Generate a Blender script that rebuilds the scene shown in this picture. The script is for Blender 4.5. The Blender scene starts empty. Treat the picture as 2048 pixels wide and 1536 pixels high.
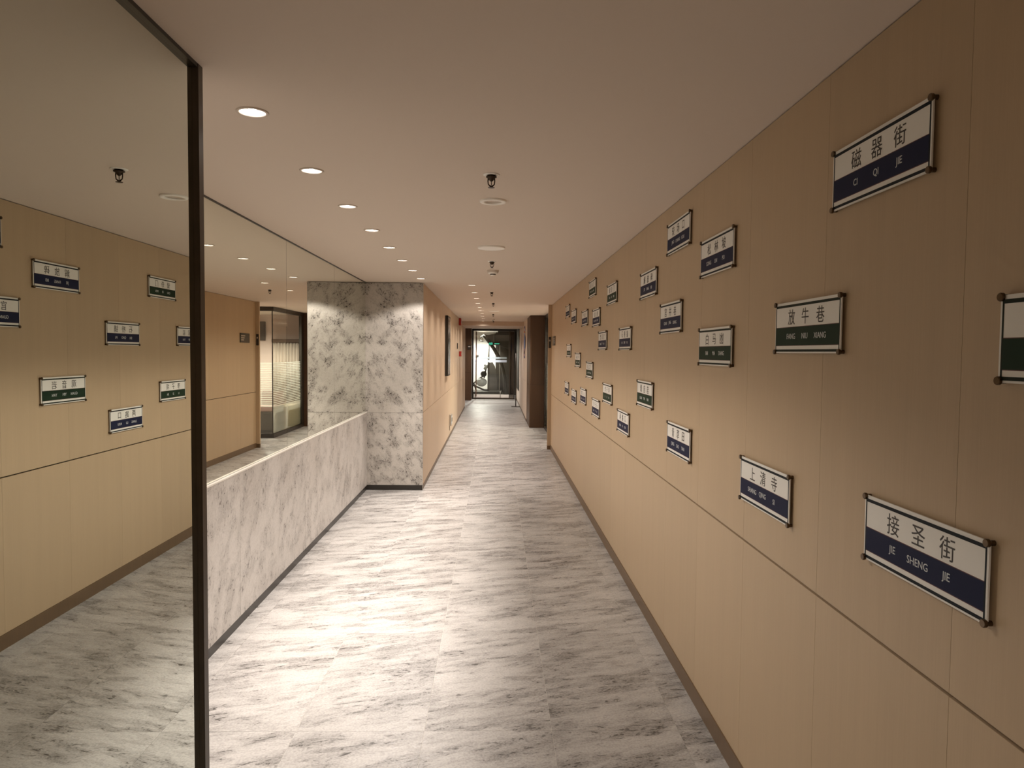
import bpy, bmesh, math, random
from mathutils import Matrix, Vector
random.seed(7)
S = bpy.context.scene
COL = S.collection
PI = math.pi

# ------------------------------------------------------------------ camera
cd = bpy.data.cameras.new('camera'); cam = bpy.data.objects.new('camera', cd); COL.objects.link(cam)
cd.sensor_width = 36.0; cd.lens = 36.0 * 1420 / 2048; cd.clip_start = 0.05; cd.clip_end = 200
_r = ((0.999677, -0.008175, -0.024083), (-0.023692, 0.044948, -0.998708), (0.009247, 0.998956, 0.04474))
cam.matrix_world = Matrix(((*_r[0], 0), (*_r[1], 0), (*_r[2], 1.75), (0, 0, 0, 1)))
S.camera = cam

# ------------------------------------------------------------------ world, exposure
w = bpy.data.worlds.new('world'); S.world = w; w.use_nodes = True
w.node_tree.nodes['Background'].inputs[0].default_value = (1.0, 0.8, 0.6, 1)
w.node_tree.nodes['Background'].inputs[1].default_value = 0.0
S.view_settings.view_transform = 'Standard'; S.view_settings.look = 'None'
S.view_settings.gamma = 1.0; S.view_settings.use_curve_mapping = False
S.view_settings.exposure = 1.43
try:
    S.cycles.use_denoising = True
    S.cycles.max_bounces = 14; S.cycles.diffuse_bounces = 7; S.cycles.glossy_bounces = 6
    S.cycles.transparent_max_bounces = 16; S.cycles.sample_clamp_indirect = 6.0
except Exception:
    pass

C = 2.605            # ceiling height
XR = 1.0125          # face of the right wall
XM1 = -0.912         # face of the tall mirror beside the camera
XM2 = -1.622         # face of the mirrors over the low wall
YN0, YN1 = 2.215, 8.925   # start and end of the niche
YE = 12.74           # end of the right wall
WARM = (1.0, 0.915, 0.845)

LIGHTS_A = [(-0.88, 2.617 + 0.826 * k) for k in range(8)]          # row over the low wall
LIGHTS_B = [(-0.305, 9.164 + 1.115 * k) for k in range(9)] + [(-0.345, 19.70)]        # row along the panelled wall
P_CORE_A, P_WIDE_A = 128, 13.5
P_CORE_B, P_WIDE_B = 52, 14

def spot(x, y, z, power, size_deg, blend, color=WARM, radius=0.03, aim=None):
    l = bpy.data.lights.new('downlight_lamp', 'SPOT'); l.energy = power; l.color = color
    l.spot_size = math.radians(size_deg); l.spot_blend = blend; l.shadow_soft_size = radius
    o = bpy.data.objects.new('downlight_lamp', l); COL.objects.link(o); o.location = (x, y, z)
    if aim is not None:
        o.rotation_euler = (Vector(aim) - Vector((x, y, z))).to_track_quat('-Z', 'Y').to_euler()
    return o
for i, (x, y) in enumerate(LIGHTS_A):
    spot(x, y, C - 0.012, P_CORE_A * (0.40, 0.8, 1.15, 1.05, 0.9, 0.9, 0.9, 0.9)[i], 52, 1.0); spot(x, y, C - 0.012, P_WIDE_A, 134, 0.25)
for (x, y) in LIGHTS_B:
    spot(x, y, C - 0.012, P_CORE_B, 70, 1.0); spot(x, y, C - 0.012, P_WIDE_B, 146, 0.8)
spot(0.2, -1.2, C - 0.012, 58, 150, 0.8)   # added fill behind the viewer, no fitting built; brightens the near wall
# rooms beyond: the lobby before the glass door, the exercise room, the meeting room
spot(-0.3, 23.6, C - 0.02, 62, 155, 1.0); spot(-0.1, 25.0, C - 0.02, 75, 155, 1.0)
spot(-0.6, 28.0, C - 0.08, 170, 160, 0.6, (1, 0.96, 0.90)); spot(2.1, 15.6, C - 0.02, 190, 160, 0.6)
spot(2.7, 13.5, C - 0.02, 40, 130, 0.6); spot(0.1, 20.9, 2.46, 14, 120, 0.6)

# ------------------------------------------------------------------ helpers
def lin(c):
    return tuple(((v / 255) / 12.92 if v / 255 <= 0.04045 else ((v / 255 + 0.055) / 1.055) ** 2.4) for v in c)
def nm(name):
    m = bpy.data.materials.new(name); m.use_nodes = True
    nt = m.node_tree; b = nt.nodes['Principled BSDF']; return m, nt, b
def plain(name, rgb, rough=0.5, metal=0.0, var=0.05, scale=40, spec=0.5, emit=None, es=0.0, bump=0.0):
    m, nt, b = nm(name)
    n = nt.nodes.new('ShaderNodeTexNoise'); n.inputs['Scale'].default_value = scale; n.inputs['Detail'].default_value = 4
    tc = nt.nodes.new('ShaderNodeTexCoord'); nt.links.new(tc.outputs['Object'], n.inputs['Vector'])
    mx = nt.nodes.new('ShaderNodeMix'); mx.data_type = 'RGBA'
    mx.inputs['A'].default_value = (*[c * (1 - var) for c in rgb], 1); mx.inputs['B'].default_value = (*[min(1, c * (1 + var)) for c in rgb], 1)
    nt.links.new(n.outputs['Fac'], mx.inputs['Factor']); nt.links.new(mx.outputs['Result'], b.inputs['Base Color'])
    b.inputs['Roughness'].default_value = rough; b.inputs['Metallic'].default_value = metal
    b.inputs['Specular IOR Level'].default_value = spec
    if emit: b.inputs['Emission Color'].default_value = (*emit, 1); b.inputs['Emission Strength'].default_value = es
    if bump:
        bp = nt.nodes.new('ShaderNodeBump'); bp.inputs['Strength'].default_value = bump; bp.inputs['Distance'].default_value = 0.002
        nt.links.new(n.outputs['Fac'], bp.inputs['Height']); nt.links.new(bp.outputs['Normal'], b.inputs['Normal'])
    return m

def wood(name, rgb, rough=0.42, var=0.16):
    """fine vertical-grain laminate, small shift of tone from board to board"""
    m, nt, b = nm(name); N = nt.nodes.new; L = nt.links.new
    tc = N('ShaderNodeTexCoord'); oi = N('ShaderNodeObjectInfo')
    mp = N('ShaderNodeMapping'); mp.inputs['Scale'].default_value = (230, 230, 3.0)
    off = N('ShaderNodeVectorMath'); off.operation = 'SCALE'; off.inputs[0].default_value = (9, 5, 17)
    L(oi.outputs['Random'], off.inputs['Scale'])
    ad = N('ShaderNodeVectorMath'); ad.operation = 'ADD'; L(tc.outputs['Object'], ad.inputs[0]); L(off.outputs['Vector'], ad.inputs[1])
    L(ad.outputs['Vector'], mp.inputs['Vector'])
    n1 = N('ShaderNodeTexNoise'); n1.inputs['Scale'].default_value = 1.0; n1.inputs['Detail'].default_value = 3; L(mp.outputs['Vector'], n1.inputs['Vector'])
    mp2 = N('ShaderNodeMapping'); mp2.inputs['Scale'].default_value = (16, 16, 0.5); L(ad.outputs['Vector'], mp2.inputs['Vector'])
    n2 = N('ShaderNodeTexNoise'); n2.inputs['Scale'].default_value = 1.0; n2.inputs['Detail'].default_value = 2; L(mp2.outputs['Vector'], n2.inputs['Vector'])
    a = N('ShaderNodeMath'); a.operation = 'ADD'; L(n1.outputs['Fac'], a.inputs[0]); L(n2.outputs['Fac'], a.inputs[1])
    r = N('ShaderNodeMapRange'); r.inputs['From Min'].default_value = 0.7; r.inputs['From Max'].default_value = 1.3
    r.inputs['To Min'].default_value = 1 - var / 2; r.inputs['To Max'].default_value = 1 + var / 2; L(a.outputs[0], r.inputs['Value'])
    r2 = N('ShaderNodeMapRange'); r2.inputs['To Min'].default_value = 0.98; r2.inputs['To Max'].default_value = 1.02; L(oi.outputs['Random'], r2.inputs['Value'])
    mu = N('ShaderNodeMath'); mu.operation = 'MULTIPLY'; L(r.outputs[0], mu.inputs[0]); L(r2.outputs[0], mu.inputs[1])
    sc = N('ShaderNodeVectorMath'); sc.operation = 'SCALE'; sc.inputs[0].default_value = rgb; L(mu.outputs[0], sc.inputs['Scale'])
    L(sc.outputs['Vector'], b.inputs['Base Color']); b.inputs['Roughness'].default_value = rough
    b.inputs['Specular IOR Level'].default_value = 0.35
    bp = N('ShaderNodeBump'); bp.inputs['Strength'].default_value = 0.12; bp.inputs['Distance'].default_value = 0.001
    L(n1.outputs['Fac'], bp.inputs['Height']); L(bp.outputs['Normal'], b.inputs['Normal'])
    return m

def stone(name, light, dark, stretch, rot, rough=0.35, spots=0.5, pos=0.5, seed=0.0, bump=0.25, grain=0.10, sharp=0.16, clouds=0.55, fscale=7.0, tone=0.94, world=False):
    """pale stone: drifting grey clouds, broken dark flecks drawn out along one direction"""
    m, nt, b = nm(name); N = nt.nodes.new; L = nt.links.new
    tc = N('ShaderNodeTexCoord'); oi = N('ShaderNodeObjectInfo')
    off = N('ShaderNodeVectorMath'); off.operation = 'SCALE'; off.inputs[0].default_value = (0.22, 0.30, 0.0) if world else (13.7 + seed, 7.3, 29.1); ge = N('ShaderNodeNewGeometry'); L(oi.outputs['Random'], off.inputs['Scale'])
    ad = N('ShaderNodeVectorMath'); ad.operation = 'ADD'; L(ge.outputs['Position'] if world else tc.outputs['Object'], ad.inputs[0]); L(off.outputs['Vector'], ad.inputs[1])
    mp = N('ShaderNodeMapping'); mp.vector_type = 'POINT'; mp.inputs['Rotation'].default_value = rot; L(ad.outputs['Vector'], mp.inputs['Vector'])
    ms = N('ShaderNodeMapping'); ms.inputs['Scale'].default_value = stretch; L(mp.outputs['Vector'], ms.inputs['Vector'])
    warp = N('ShaderNodeTexNoise'); warp.inputs['Scale'].default_value = 3.0; warp.inputs['Detail'].default_value = 3; L(ms.outputs['Vector'], warp.inputs['Vector'])
    wv = N('ShaderNodeVectorMath'); wv.operation = 'SCALE'; wv.inputs['Scale'].default_value = 0.55; L(warp.outputs['Color'], wv.inputs[0])
    wa = N('ShaderNodeVectorMath'); wa.operation = 'ADD'; L(ms.outputs['Vector'], wa.inputs[0]); L(wv.outputs['Vector'], wa.inputs[1])
    cloud = N('ShaderNodeTexNoise'); cloud.inputs['Scale'].default_value = 1.6; cloud.inputs['Detail'].default_value = 6; cloud.inputs['Roughness'].default_value = 0.6; L(wa.outputs['Vector'], cloud.inputs['Vector'])
    fl = N('ShaderNodeTexNoise'); fl.inputs['Scale'].default_value = fscale; fl.inputs['Detail'].default_value = 9; fl.inputs['Roughness'].default_value = 0.68; L(wa.outputs['Vector'], fl.inputs['Vector'])
    gr = N('ShaderNodeTexNoise'); gr.inputs['Scale'].default_value = 95; gr.inputs['Detail'].default_value = 3; L(ad.outputs['Vector'], gr.inputs['Vector'])
    def rng(src, a0, a1, b0, b1):
        q = N('ShaderNodeMapRange'); q.interpolation_type = 'SMOOTHSTEP'
        for k, v in (('From Min', a0), ('From Max', a1), ('To Min', b0), ('To Max', b1)): q.inputs[k].default_value = v
        L(src, q.inputs['Value']); return q.outputs[0]
    c1 = rng(cloud.outputs['Fac'], 0.38, 0.72, 0, clouds)
    gate = rng(cloud.outputs['Fac'], 0.44, 0.64, 0.10, 1.0)
    f1 = rng(fl.outputs['Fac'], pos, pos + sharp, 0, spots)
    fm = N('ShaderNodeMath'); fm.operation = 'MULTIPLY'; L(f1, fm.inputs[0]); L(gate, fm.inputs[1])
    g1 = rng(gr.outputs['Fac'], 0.35, 0.7, 0, grain)
    s1 = N('ShaderNodeMath'); s1.operation = 'ADD'; L(c1, s1.inputs[0]); L(fm.outputs[0], s1.inputs[1])
    s2 = N('ShaderNodeMath'); s2.operation = 'ADD'; s2.use_clamp = True; L(s1.outputs[0], s2.inputs[0]); L(g1, s2.inputs[1])
    mx = N('ShaderNodeMix'); mx.data_type = 'RGBA'; mx.inputs['A'].default_value = (*light, 1); mx.inputs['B'].default_value = (*dark, 1)
    L(s2.outputs[0], mx.inputs['Factor'])
    rr = N('ShaderNodeMapRange'); rr.inputs['To Min'].default_value = tone; rr.inputs['To Max'].default_value = 1.04; L(oi.outputs['Random'], rr.inputs['Value'])
    sc = N('ShaderNodeVectorMath'); sc.operation = 'SCALE'; L(mx.outputs['Result'], sc.inputs[0]); L(rr.outputs[0], sc.inputs['Scale'])
    L(sc.outputs['Vector'], b.inputs['Base Color'])
    ro = rng(fl.outputs['Fac'], 0.3, 0.7, rough - 0.06, rough + 0.12); L(ro, b.inputs['Roughness'])
    b.inputs['Specular IOR Level'].default_value = 0.45
    bp = N('ShaderNodeBump'); bp.inputs['Strength'].default_value = bump; bp.inputs['Distance'].default_value = 0.0016
    L(fl.outputs['Fac'], bp.inputs['Height']); L(bp.outputs['Normal'], b.inputs['Normal'])
    return m

def mirror_mat(name, tint, rough=0.0):
    m, nt, b = nm(name)
    b.inputs['Base Color'].default_value = (*tint, 1); b.inputs['Metallic'].default_value = 1; b.inputs['Roughness'].default_value = rough
    return m
def glass_mat(name, tint=(0.93, 0.97, 0.95), refl=0.12):
    m = bpy.data.materials.new(name); m.use_nodes = True; nt = m.node_tree; nt.nodes.clear(); N = nt.nodes.new
    o = N('ShaderNodeOutputMaterial'); mx = N('ShaderNodeMixShader'); t = N('ShaderNodeBsdfTransparent'); gl = N('ShaderNodeBsdfGlossy')
    fr = N('ShaderNodeFresnel'); ge = N('ShaderNodeNewGeometry'); ir = N('ShaderNodeMapRange')
    ir.inputs['To Min'].default_value = 1.5; ir.inputs['To Max'].default_value = 1 / 1.5   # same reflectance on both faces of the thin pane
    nt.links.new(ge.outputs['Backfacing'], ir.inputs['Value']); nt.links.new(ir.outputs[0], fr.inputs['IOR'])
    t.inputs['Color'].default_value = (*tint, 1); gl.inputs['Roughness'].default_value = 0.0
    ad = N('ShaderNodeMath'); ad.operation = 'ADD'; ad.use_clamp = True; ad.inputs[1].default_value = refl
    nt.links.new(fr.outputs[0], ad.inputs[0]); nt.links.new(ad.outputs[0], mx.inputs[0])
    nt.links.new(t.outputs[0], mx.inputs[1]); nt.links.new(gl.outputs[0], mx.inputs[2]); nt.links.new(mx.outputs[0], o.inputs[0])
    return m
def stripe_film(name, pitch, fill, rgb=(0.95, 0.95, 0.9), dens=0.8):
    """printed privacy film: opaque pale lines with clear gaps"""
    m = bpy.data.materials.new(name); m.use_nodes = True; nt = m.node_tree; nt.nodes.clear(); N = nt.nodes.new; L = nt.links.new
    o = N('ShaderNodeOutputMaterial'); mx = N('ShaderNodeMixShader'); t = N('ShaderNodeBsdfTransparent'); d = N('ShaderNodeAddShader'); d1 = N('ShaderNodeBsdfDiffuse'); d2 = N('ShaderNodeBsdfTranslucent')
    for q in (d1, d2): q.inputs['Color'].default_value = (*[c * 0.5 for c in rgb], 1)
    L(d1.outputs[0], d.inputs[0]); L(d2.outputs[0], d.inputs[1])
    tc = N('ShaderNodeTexCoord'); sp = N('ShaderNodeSeparateXYZ'); L(tc.outputs['Object'], sp.inputs[0])
    dv = N('ShaderNodeMath'); dv.operation = 'DIVIDE'; dv.inputs[1].default_value = pitch; L(sp.outputs['Z'], dv.inputs[0])
    fr = N('ShaderNodeMath'); fr.operation = 'FRACT'; L(dv.outputs[0], fr.inputs[0])
    lt = N('ShaderNodeMath'); lt.operation = 'LESS_THAN'; lt.inputs[1].default_value = fill; L(fr.outputs[0], lt.inputs[0])
    ml = N('ShaderNodeMath'); ml.operation = 'MULTIPLY'; ml.inputs[1].default_value = dens; L(lt.outputs[0], ml.inputs[0])
    L(ml.outputs[0], mx.inputs[0]); L(t.outputs[0], mx.inputs[1]); L(d.outputs[0], mx.inputs[2]); L(mx.outputs[0], o.inputs[0])
    return m

M = {}
M['wood'] = wood('tan_wood', (0.445, 0.328, 0.208), var=0.06)
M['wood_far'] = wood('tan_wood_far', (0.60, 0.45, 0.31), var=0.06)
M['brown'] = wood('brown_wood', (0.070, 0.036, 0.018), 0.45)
M['skirt'] = wood('skirting_wood', (0.13, 0.080, 0.042), 0.4)
M['header'] = plain('header_paint', (0.52, 0.40, 0.30), 0.6)
M['gap'] = plain('dark_gap', (0.010, 0.006, 0.0035), 0.9, spec=0.1)
M['ceil'] = plain('ceiling_paint', (0.66, 0.56, 0.47), 0.75, var=0.02, scale=300, bump=0.05)
M['pale'] = plain('pale_wall', (0.62, 0.53, 0.45), 0.7, var=0.02)
M['pink'] = plain('pinkish_wall', (0.55, 0.44, 0.39), 0.7, var=0.02)
M['floor'] = stone('floor_stone', (0.425, 0.405, 0.385), (0.055, 0.049, 0.044), (2.0, 6.6, 2.0), (0, 0, -0.30), 0.30, spots=1.0, pos=0.535, bump=0.6, grain=0.24, sharp=0.10, clouds=0.5, fscale=9, tone=0.90, world=True)
M['slab'] = stone('bench_stone', (0.60, 0.565, 0.53), (0.13, 0.115, 0.105), (5.0, 4.6, 3.3), (0.5, 0, 0), 0.38, spots=0.9, pos=0.55, grain=0.12, sharp=0.08, clouds=0.35, fscale=10)
M['pillar'] = stone('pillar_stone', (0.52, 0.485, 0.44), (0.06, 0.050, 0.042), (6.0, 6.0, 4.2), (0, 0.5, 0), 0.40, spots=1.0, pos=0.535, seed=3.3, grain=0.12, sharp=0.06, clouds=0.42, fscale=11)
M['ledge'] = plain('ledge_stone', (0.80, 0.76, 0.70), 0.3, var=0.04)
M['grout'] = plain('grout', (0.70, 0.66, 0.60), 0.8)
M['black'] = plain('black_metal', (0.022, 0.018, 0.014), 0.35)
M['post'] = plain('dark_bronze', (0.075, 0.058, 0.042), 0.33, metal=0.5, var=0.25, scale=14)
M['mirror1'] = mirror_mat('mirror_glass_near', (0.78, 0.82, 0.77))
M['mirror2'] = mirror_mat('mirror_glass', (0.86, 0.88, 0.80))
M['glass'] = glass_mat('clear_glass', (0.92, 0.95, 0.92), 0.02)
M['glass_dark'] = glass_mat('smoked_glass', (0.55, 0.50, 0.45), 0.05)
M['film'] = stripe_film('striped_film', 0.036, 0.55)
M['frost'] = stripe_film('frosted_band', 10.0, 1.0, (0.8, 0.85, 0.95), 0.7)
M['film_low'] = stripe_film('frosted_lower_film', 10.0, 1.0, (0.95, 0.93, 0.85), 0.45)
M['white'] = plain('white_plate', (0.74, 0.72, 0.67), 0.45, var=0.01, spec=0.3)
M['paint_white'] = plain('white_paint', (0.88, 0.84, 0.78), 0.5, var=0.02)
M['ink'] = plain('black_ink', (0.018, 0.012, 0.008), 0.5)
M['navy'] = plain('navy_print', (0.008, 0.012, 0.042), 0.6, spec=0.15)
M['green'] = plain('green_print', (0.008, 0.026, 0.012), 0.6, spec=0.15)
M['letter'] = plain('white_print', (0.60, 0.62, 0.62), 0.5)
M['edge_red'] = plain('maroon_print', (0.10, 0.022, 0.016), 0.5)
M['bolt'] = plain('bronze_bolt', (0.11, 0.075, 0.045), 0.28, metal=0.9)
M['brass_dark'] = plain('dark_sprinkler_metal', (0.05, 0.032, 0.02), 0.35, metal=0.7)
M['red'] = plain('red_plastic', (0.42, 0.03, 0.02), 0.4)
M['reflector'] = plain('reflector_metal', (0.85, 0.84, 0.82), 0.18, metal=0.9, emit=(1, 0.96, 0.92), es=0.10)
M['lamp_on'] = plain('lit_lens', (0.9, 0.9, 0.9), 0.4, emit=(1, 0.95, 0.90), es=7)
M['lamp_dim'] = plain('dim_diffuser', (0.7, 0.66, 0.6), 0.5, emit=(1, 0.9, 0.8), es=0.12)  # faint emission stands in for light on the exercise room ceiling
M['lens_off'] = plain('dull_lens', (0.45, 0.38, 0.32), 0.3)
M['beige_plastic'] = plain('beige_plastic', (0.60, 0.51, 0.43), 0.5, var=0.02)
M['dark_plastic'] = plain('dark_plastic', (0.03, 0.025, 0.02), 0.4)
M['grey_frame'] = plain('grey_machine_frame', (0.085, 0.075, 0.065), 0.4)
M['handle'] = plain('copper_handle', (0.36, 0.20, 0.14), 0.25, metal=0.8)
M['steel'] = plain('brushed_steel', (0.55, 0.52, 0.48), 0.3, metal=0.9)
M['blue'] = plain('blue_panel', (0.16, 0.25, 0.55), 0.35)
M['gym_white'] = plain('white_machine', (0.75, 0.75, 0.74), 0.3)
M['sofa'] = plain('pink_cushion', (0.36, 0.22, 0.20), 0.8)
M['cream'] = plain('cream_board', (0.62, 0.53, 0.38), 0.6)
M['exit'] = plain('exit_green', (0.05, 0.6, 0.35), 0.4, emit=(0.08, 0.75, 0.5), es=0.22)  # painted reflection: green glow in the door glass

def box_bm(bm, x0, x1, y0, y1, z0, z1):
    v = [bm.verts.new(p) for p in ((x0, y0, z0), (x1, y0, z0), (x1, y1, z0), (x0, y1, z0), (x0, y0, z1), (x1, y0, z1), (x1, y1, z1), (x0, y1, z1))]
    for f in ((0, 3, 2, 1), (4, 5, 6, 7), (0, 1, 5, 4), (1, 2, 6, 5), (2, 3, 7, 6), (3, 0, 4, 7)):
        bm.faces.new([v[i] for i in f])
def obj(name, bm, mat, parent=None, smooth=False, bevel=0.0):
    if bevel: bmesh.ops.bevel(bm, geom=list(bm.edges), offset=bevel, segments=2, affect='EDGES')
    bmesh.ops.recalc_face_normals(bm, faces=list(bm.faces))
    me = bpy.data.meshes.new(name); bm.to_mesh(me); bm.free(); me.materials.append(mat)
    if smooth:
        for p in me.polygons: p.use_smooth = True
    o = bpy.data.objects.new(name, me); COL.objects.link(o)
    if parent: o.parent = parent
    return o
def box(name, x0, x1, y0, y1, z0, z1, mat, parent=None, bevel=0.0):
    bm = bmesh.new(); box_bm(bm, x0, x1, y0, y1, z0, z1); return obj(name, bm, mat, parent, bevel=bevel)
def lathe(bm, prof, cx=0, cy=0, n=32, axis='z'):
    """revolve (r, z) pairs"""
    rings = []
    for r, z in prof:
        ring = []
        for i in range(n):
            a = 2 * PI * i / n
            p = (cx + r * math.cos(a), cy + r * math.sin(a), z)
            ring.append(bm.verts.new(p))
        rings.append(ring)
    for a, b_ in zip(rings, rings[1:]):
        for i in range(n):
            bm.faces.new((a[i], a[(i + 1) % n], b_[(i + 1) % n], b_[i]))
    return rings
def cap(bm, ring): bm.faces.new(ring)
def tube(bm, pts, radii, n=10, flat=1.0):
    pts = [Vector(p) for p in pts]; prev = None
    for i, p in enumerate(pts):
        d = (pts[min(i + 1, len(pts) - 1)] - pts[max(i - 1, 0)]).normalized()
        up = Vector((0, 1, 0)) if abs(d.y) < 0.9 else Vector((1, 0, 0))
        s = d.cross(up).normalized(); t = s.cross(d)
        r = radii[i] if isinstance(radii, (list, tuple)) else radii
        ring = [bm.verts.new(p + s * math.cos(2 * PI * k / n) * r + t * math.sin(2 * PI * k / n) * r * flat) for k in range(n)]
        if prev:
            for k in range(n): bm.faces.new((prev[k], prev[(k + 1) % n], ring[(k + 1) % n], ring[k]))
        else: bm.faces.new(ring)
        prev = ring
    bm.faces.new(prev)
def empty(name, loc, label=None, cat=None, group=None):
    o = bpy.data.objects.new(name, None); COL.objects.link(o); o.location = loc; o.empty_display_size = 0.1
    tag(o, label, cat, group); return o
def tag(o, label=None, cat=None, group=None, kind=None):
    if label: o['label'] = label
    if cat: o['category'] = cat
    if group: o['group'] = group
    if kind: o['kind'] = kind
    return o
def struct(o, label=None):
    o['kind'] = 'structure'
    if label: o['label'] = label
    return o
def copy_tree(o, loc):
    c = o.copy(); COL.objects.link(c); c.location = loc
    for ch in list(o.children):
        d = ch.copy(); COL.objects.link(d); d.parent = c
        for g in list(ch.children):
            e = g.copy(); COL.objects.link(e); e.parent = d
    return c

# ------------------------------------------------------------------ floor with tiles
fl = box('floor', -3.2, 4.2, -2.6, 31.0, -0.12, -0.0016, M['grout']); struct(fl, 'pale grey streaked stone tile floor of the corridor')
TW, TL, TJ = 0.589, 1.142, 0.0012
bm = bmesh.new(); box_bm(bm, -TW / 2 + TJ / 2, TW / 2 - TJ / 2, -TL / 2 + TJ / 2, TL / 2 - TJ / 2, -0.0015, 0.0)
tile_me = bpy.data.meshes.new('tile'); bmesh.ops.recalc_face_normals(bm, faces=list(bm.faces)); bm.to_mesh(tile_me); bm.free(); tile_me.materials.append(M['floor'])
def add_tile(cx, cy):
    o = bpy.data.objects.new('tile', tile_me); COL.objects.link(o); o.parent = fl; o.location = (cx, cy, 0)
n_tiles = 0
edges = [-1.49 + TW * k for k in range(5)]      # left edges of the corridor's columns
for ci, x0 in enumerate(edges + [0.866 + TW, 0.866 + 2 * TW, 0.866 + 3 * TW, -1.49 - TW]):
    cx = x0 + TW / 2
    for r in range(-6, 25):
        cy = 3.21 + TL * (r + 0.5); 
        if cy - TL / 2 > 29.2: continue
        if ci in (5, 6, 7) and not (12.3 < cy < 17.8): continue
        if ci == 8 and not (1.6 < cy < 9.4): continue
        if ci == 0 and cy < 1.6: continue
        add_tile(cx, cy); n_tiles += 1

# ------------------------------------------------------------------ ceiling
ce = box('ceiling', -3.2, 4.2, -2.6, 31.0, C, C + 0.15, M['ceil'])
_bm = bmesh.new()
for (x, y) in LIGHTS_A + LIGHTS_B:
    bmesh.ops.create_cone(_bm, cap_ends=True, segments=40, radius1=0.0465, radius2=0.0465, depth=0.12, matrix=Matrix.Translation((x, y, C + 0.01)))
_me = bpy.data.meshes.new('cut'); _bm.to_mesh(_me); _bm.free(); _co = bpy.data.objects.new('cut', _me); COL.objects.link(_co)
_mo = ce.modifiers.new('b', 'BOOLEAN'); _mo.object = _co; _mo.operation = 'DIFFERENCE'; _mo.solver = 'EXACT'
_nm = bpy.data.meshes.new_from_object(ce.evaluated_get(bpy.context.evaluated_depsgraph_get())); ce.modifiers.clear(); ce.data = _nm
bpy.data.objects.remove(_co); bpy.data.meshes.remove(_me)
struct(ce, 'plain warm white painted ceiling')
hd = box('trim_1', -1.0, 0.80, 19.93, 22.3, 2.487, C + 0.02, M['header']); struct(hd, 'lowered ceiling beam across the corridor')
box('soffit_edge', -0.995, 0.80, 22.24, 22.31, 2.484, 2.50, M['pale'], hd)

# ------------------------------------------------------------------ right wall: laminate panels
wr = box('wall_right', XR + 0.019, XR + 0.12, -2.6, YE, 0, C, M['gap']); struct(wr, 'tan laminate panelled wall on the right')
PW = 0.653
y0 = 1.519 - PW * 6
k = 0
while True:
    a, b_ = y0 + PW * k, y0 + PW * (k + 1)
    if a >= YE: break
    b_ = min(b_, YE)
    if b_ - a > 0.03:
        box('panel', XR, XR + 0.018, a + 0.0006, b_ - 0.0006, 1.0035, C - 0.005, M['wood'], wr)
        box('panel', XR, XR + 0.018, a + 0.0006, b_ - 0.0006, 0.088, 0.9955, M['wood'], wr)
    k += 1
bb = box('baseboard_right', XR - 0.006, XR + 0.018, -2.6, YE, 0.0, 0.087, M['skirt']); struct(bb, 'low brown skirting strip along the right wall')
# end trim of the right wall (small return standing proud of the panels)
et = box('trim_2', XR - 0.062, XR + 0.12, YE, YE + 0.05, 0.07, C, M['wood']); struct(et, 'narrow wood end strip closing the right wall')
box('plinth', XR - 0.062, XR + 0.12, YE + 0.001, YE + 0.051, 0.0, 0.069, M['skirt'], et)

# ------------------------------------------------------------------ back wall behind the camera, near left wall
bw = box('wall_back', -3.2, 1.2, -2.72, -2.6, 0, C, M['wood']); struct(bw)
wl = box('wall_left', -1.75, XM1 - 0.006, -2.6, YN0 - 0.02, 0, C, M['pale']); struct(wl, 'wall carrying the tall near mirror')
m1 = empty('tall_mirror', (XM1, 0, 0), 'tall greenish floor-to-ceiling wall mirror at the left edge with dark bronze edge strip', 'mirror')
box('mirror_pane', -0.006, 0.0, -2.6, 2.185, 0.0, C - 0.012, M['mirror1'], m1)
box('frame_post', -0.006, 0.0165, 2.186, 2.220, 0.0, C, M['post'], m1, bevel=0.0012)
box('top_channel', -0.006, 0.015, -2.6, 2.185, C - 0.012, C, M['black'], m1)
# return wall at the start of the niche
rw = box('wall_return', -1.75, XM1 - 0.007, YN0 - 0.019, YN0, 0, C, M['slab']); struct(rw)

# ------------------------------------------------------------------ niche: low stone wall, ledge, mirrors
nw = box('wall_niche', -1.80, XM2 - 0.007, YN0, YN1 + 0.3, 0, C, M['gap']); struct(nw, 'recessed left wall clad in stone below and mirror above')
lw = empty('low_stone_wall', (-1.6, 5.6, 0), 'low pale stone clad ledge wall with black base under the niche mirrors', 'low wall')
ys = [YN0, 2.96, 4.48, 6.03, 7.60, YN1]
for a, b_ in zip(ys, ys[1:]):
    box('stone_slab', -0.021, -0.001, a - 5.6 + 0.0008, b_ - 5.6 - 0.0008, 0.062, 0.974, M['slab'], lw)
box('base_strip', -0.021, -0.006, YN0 - 5.6, YN1 - 5.6, 0.0, 0.060, M['black'], lw)
box('ledge', -0.0215, 0.0005, YN0 - 5.6, YN1 - 5.6, 0.975, 0.984, M['ledge'], lw)
m2 = empty('niche_mirror', (XM2, 5.6, 0.985), 'long wall mirror of four tall panes above the low stone ledge wall', 'mirror')
ym = [YN0, 3.93, 5.571, 7.212, YN1]
for a, b_ in zip(ym, ym[1:]):
    box('mirror_pane', -0.005, 0.0, a - 5.6 + 0.0016, b_ - 5.6 - 0.0016, 0.0005, C - 0.985 - 0.009, M['mirror2'], m2)
box('top_channel', -0.005, 0.006, YN0 - 5.6, YN1 - 5.6, C - 0.985 - 0.008, C - 0.985, M['black'], m2)

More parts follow.
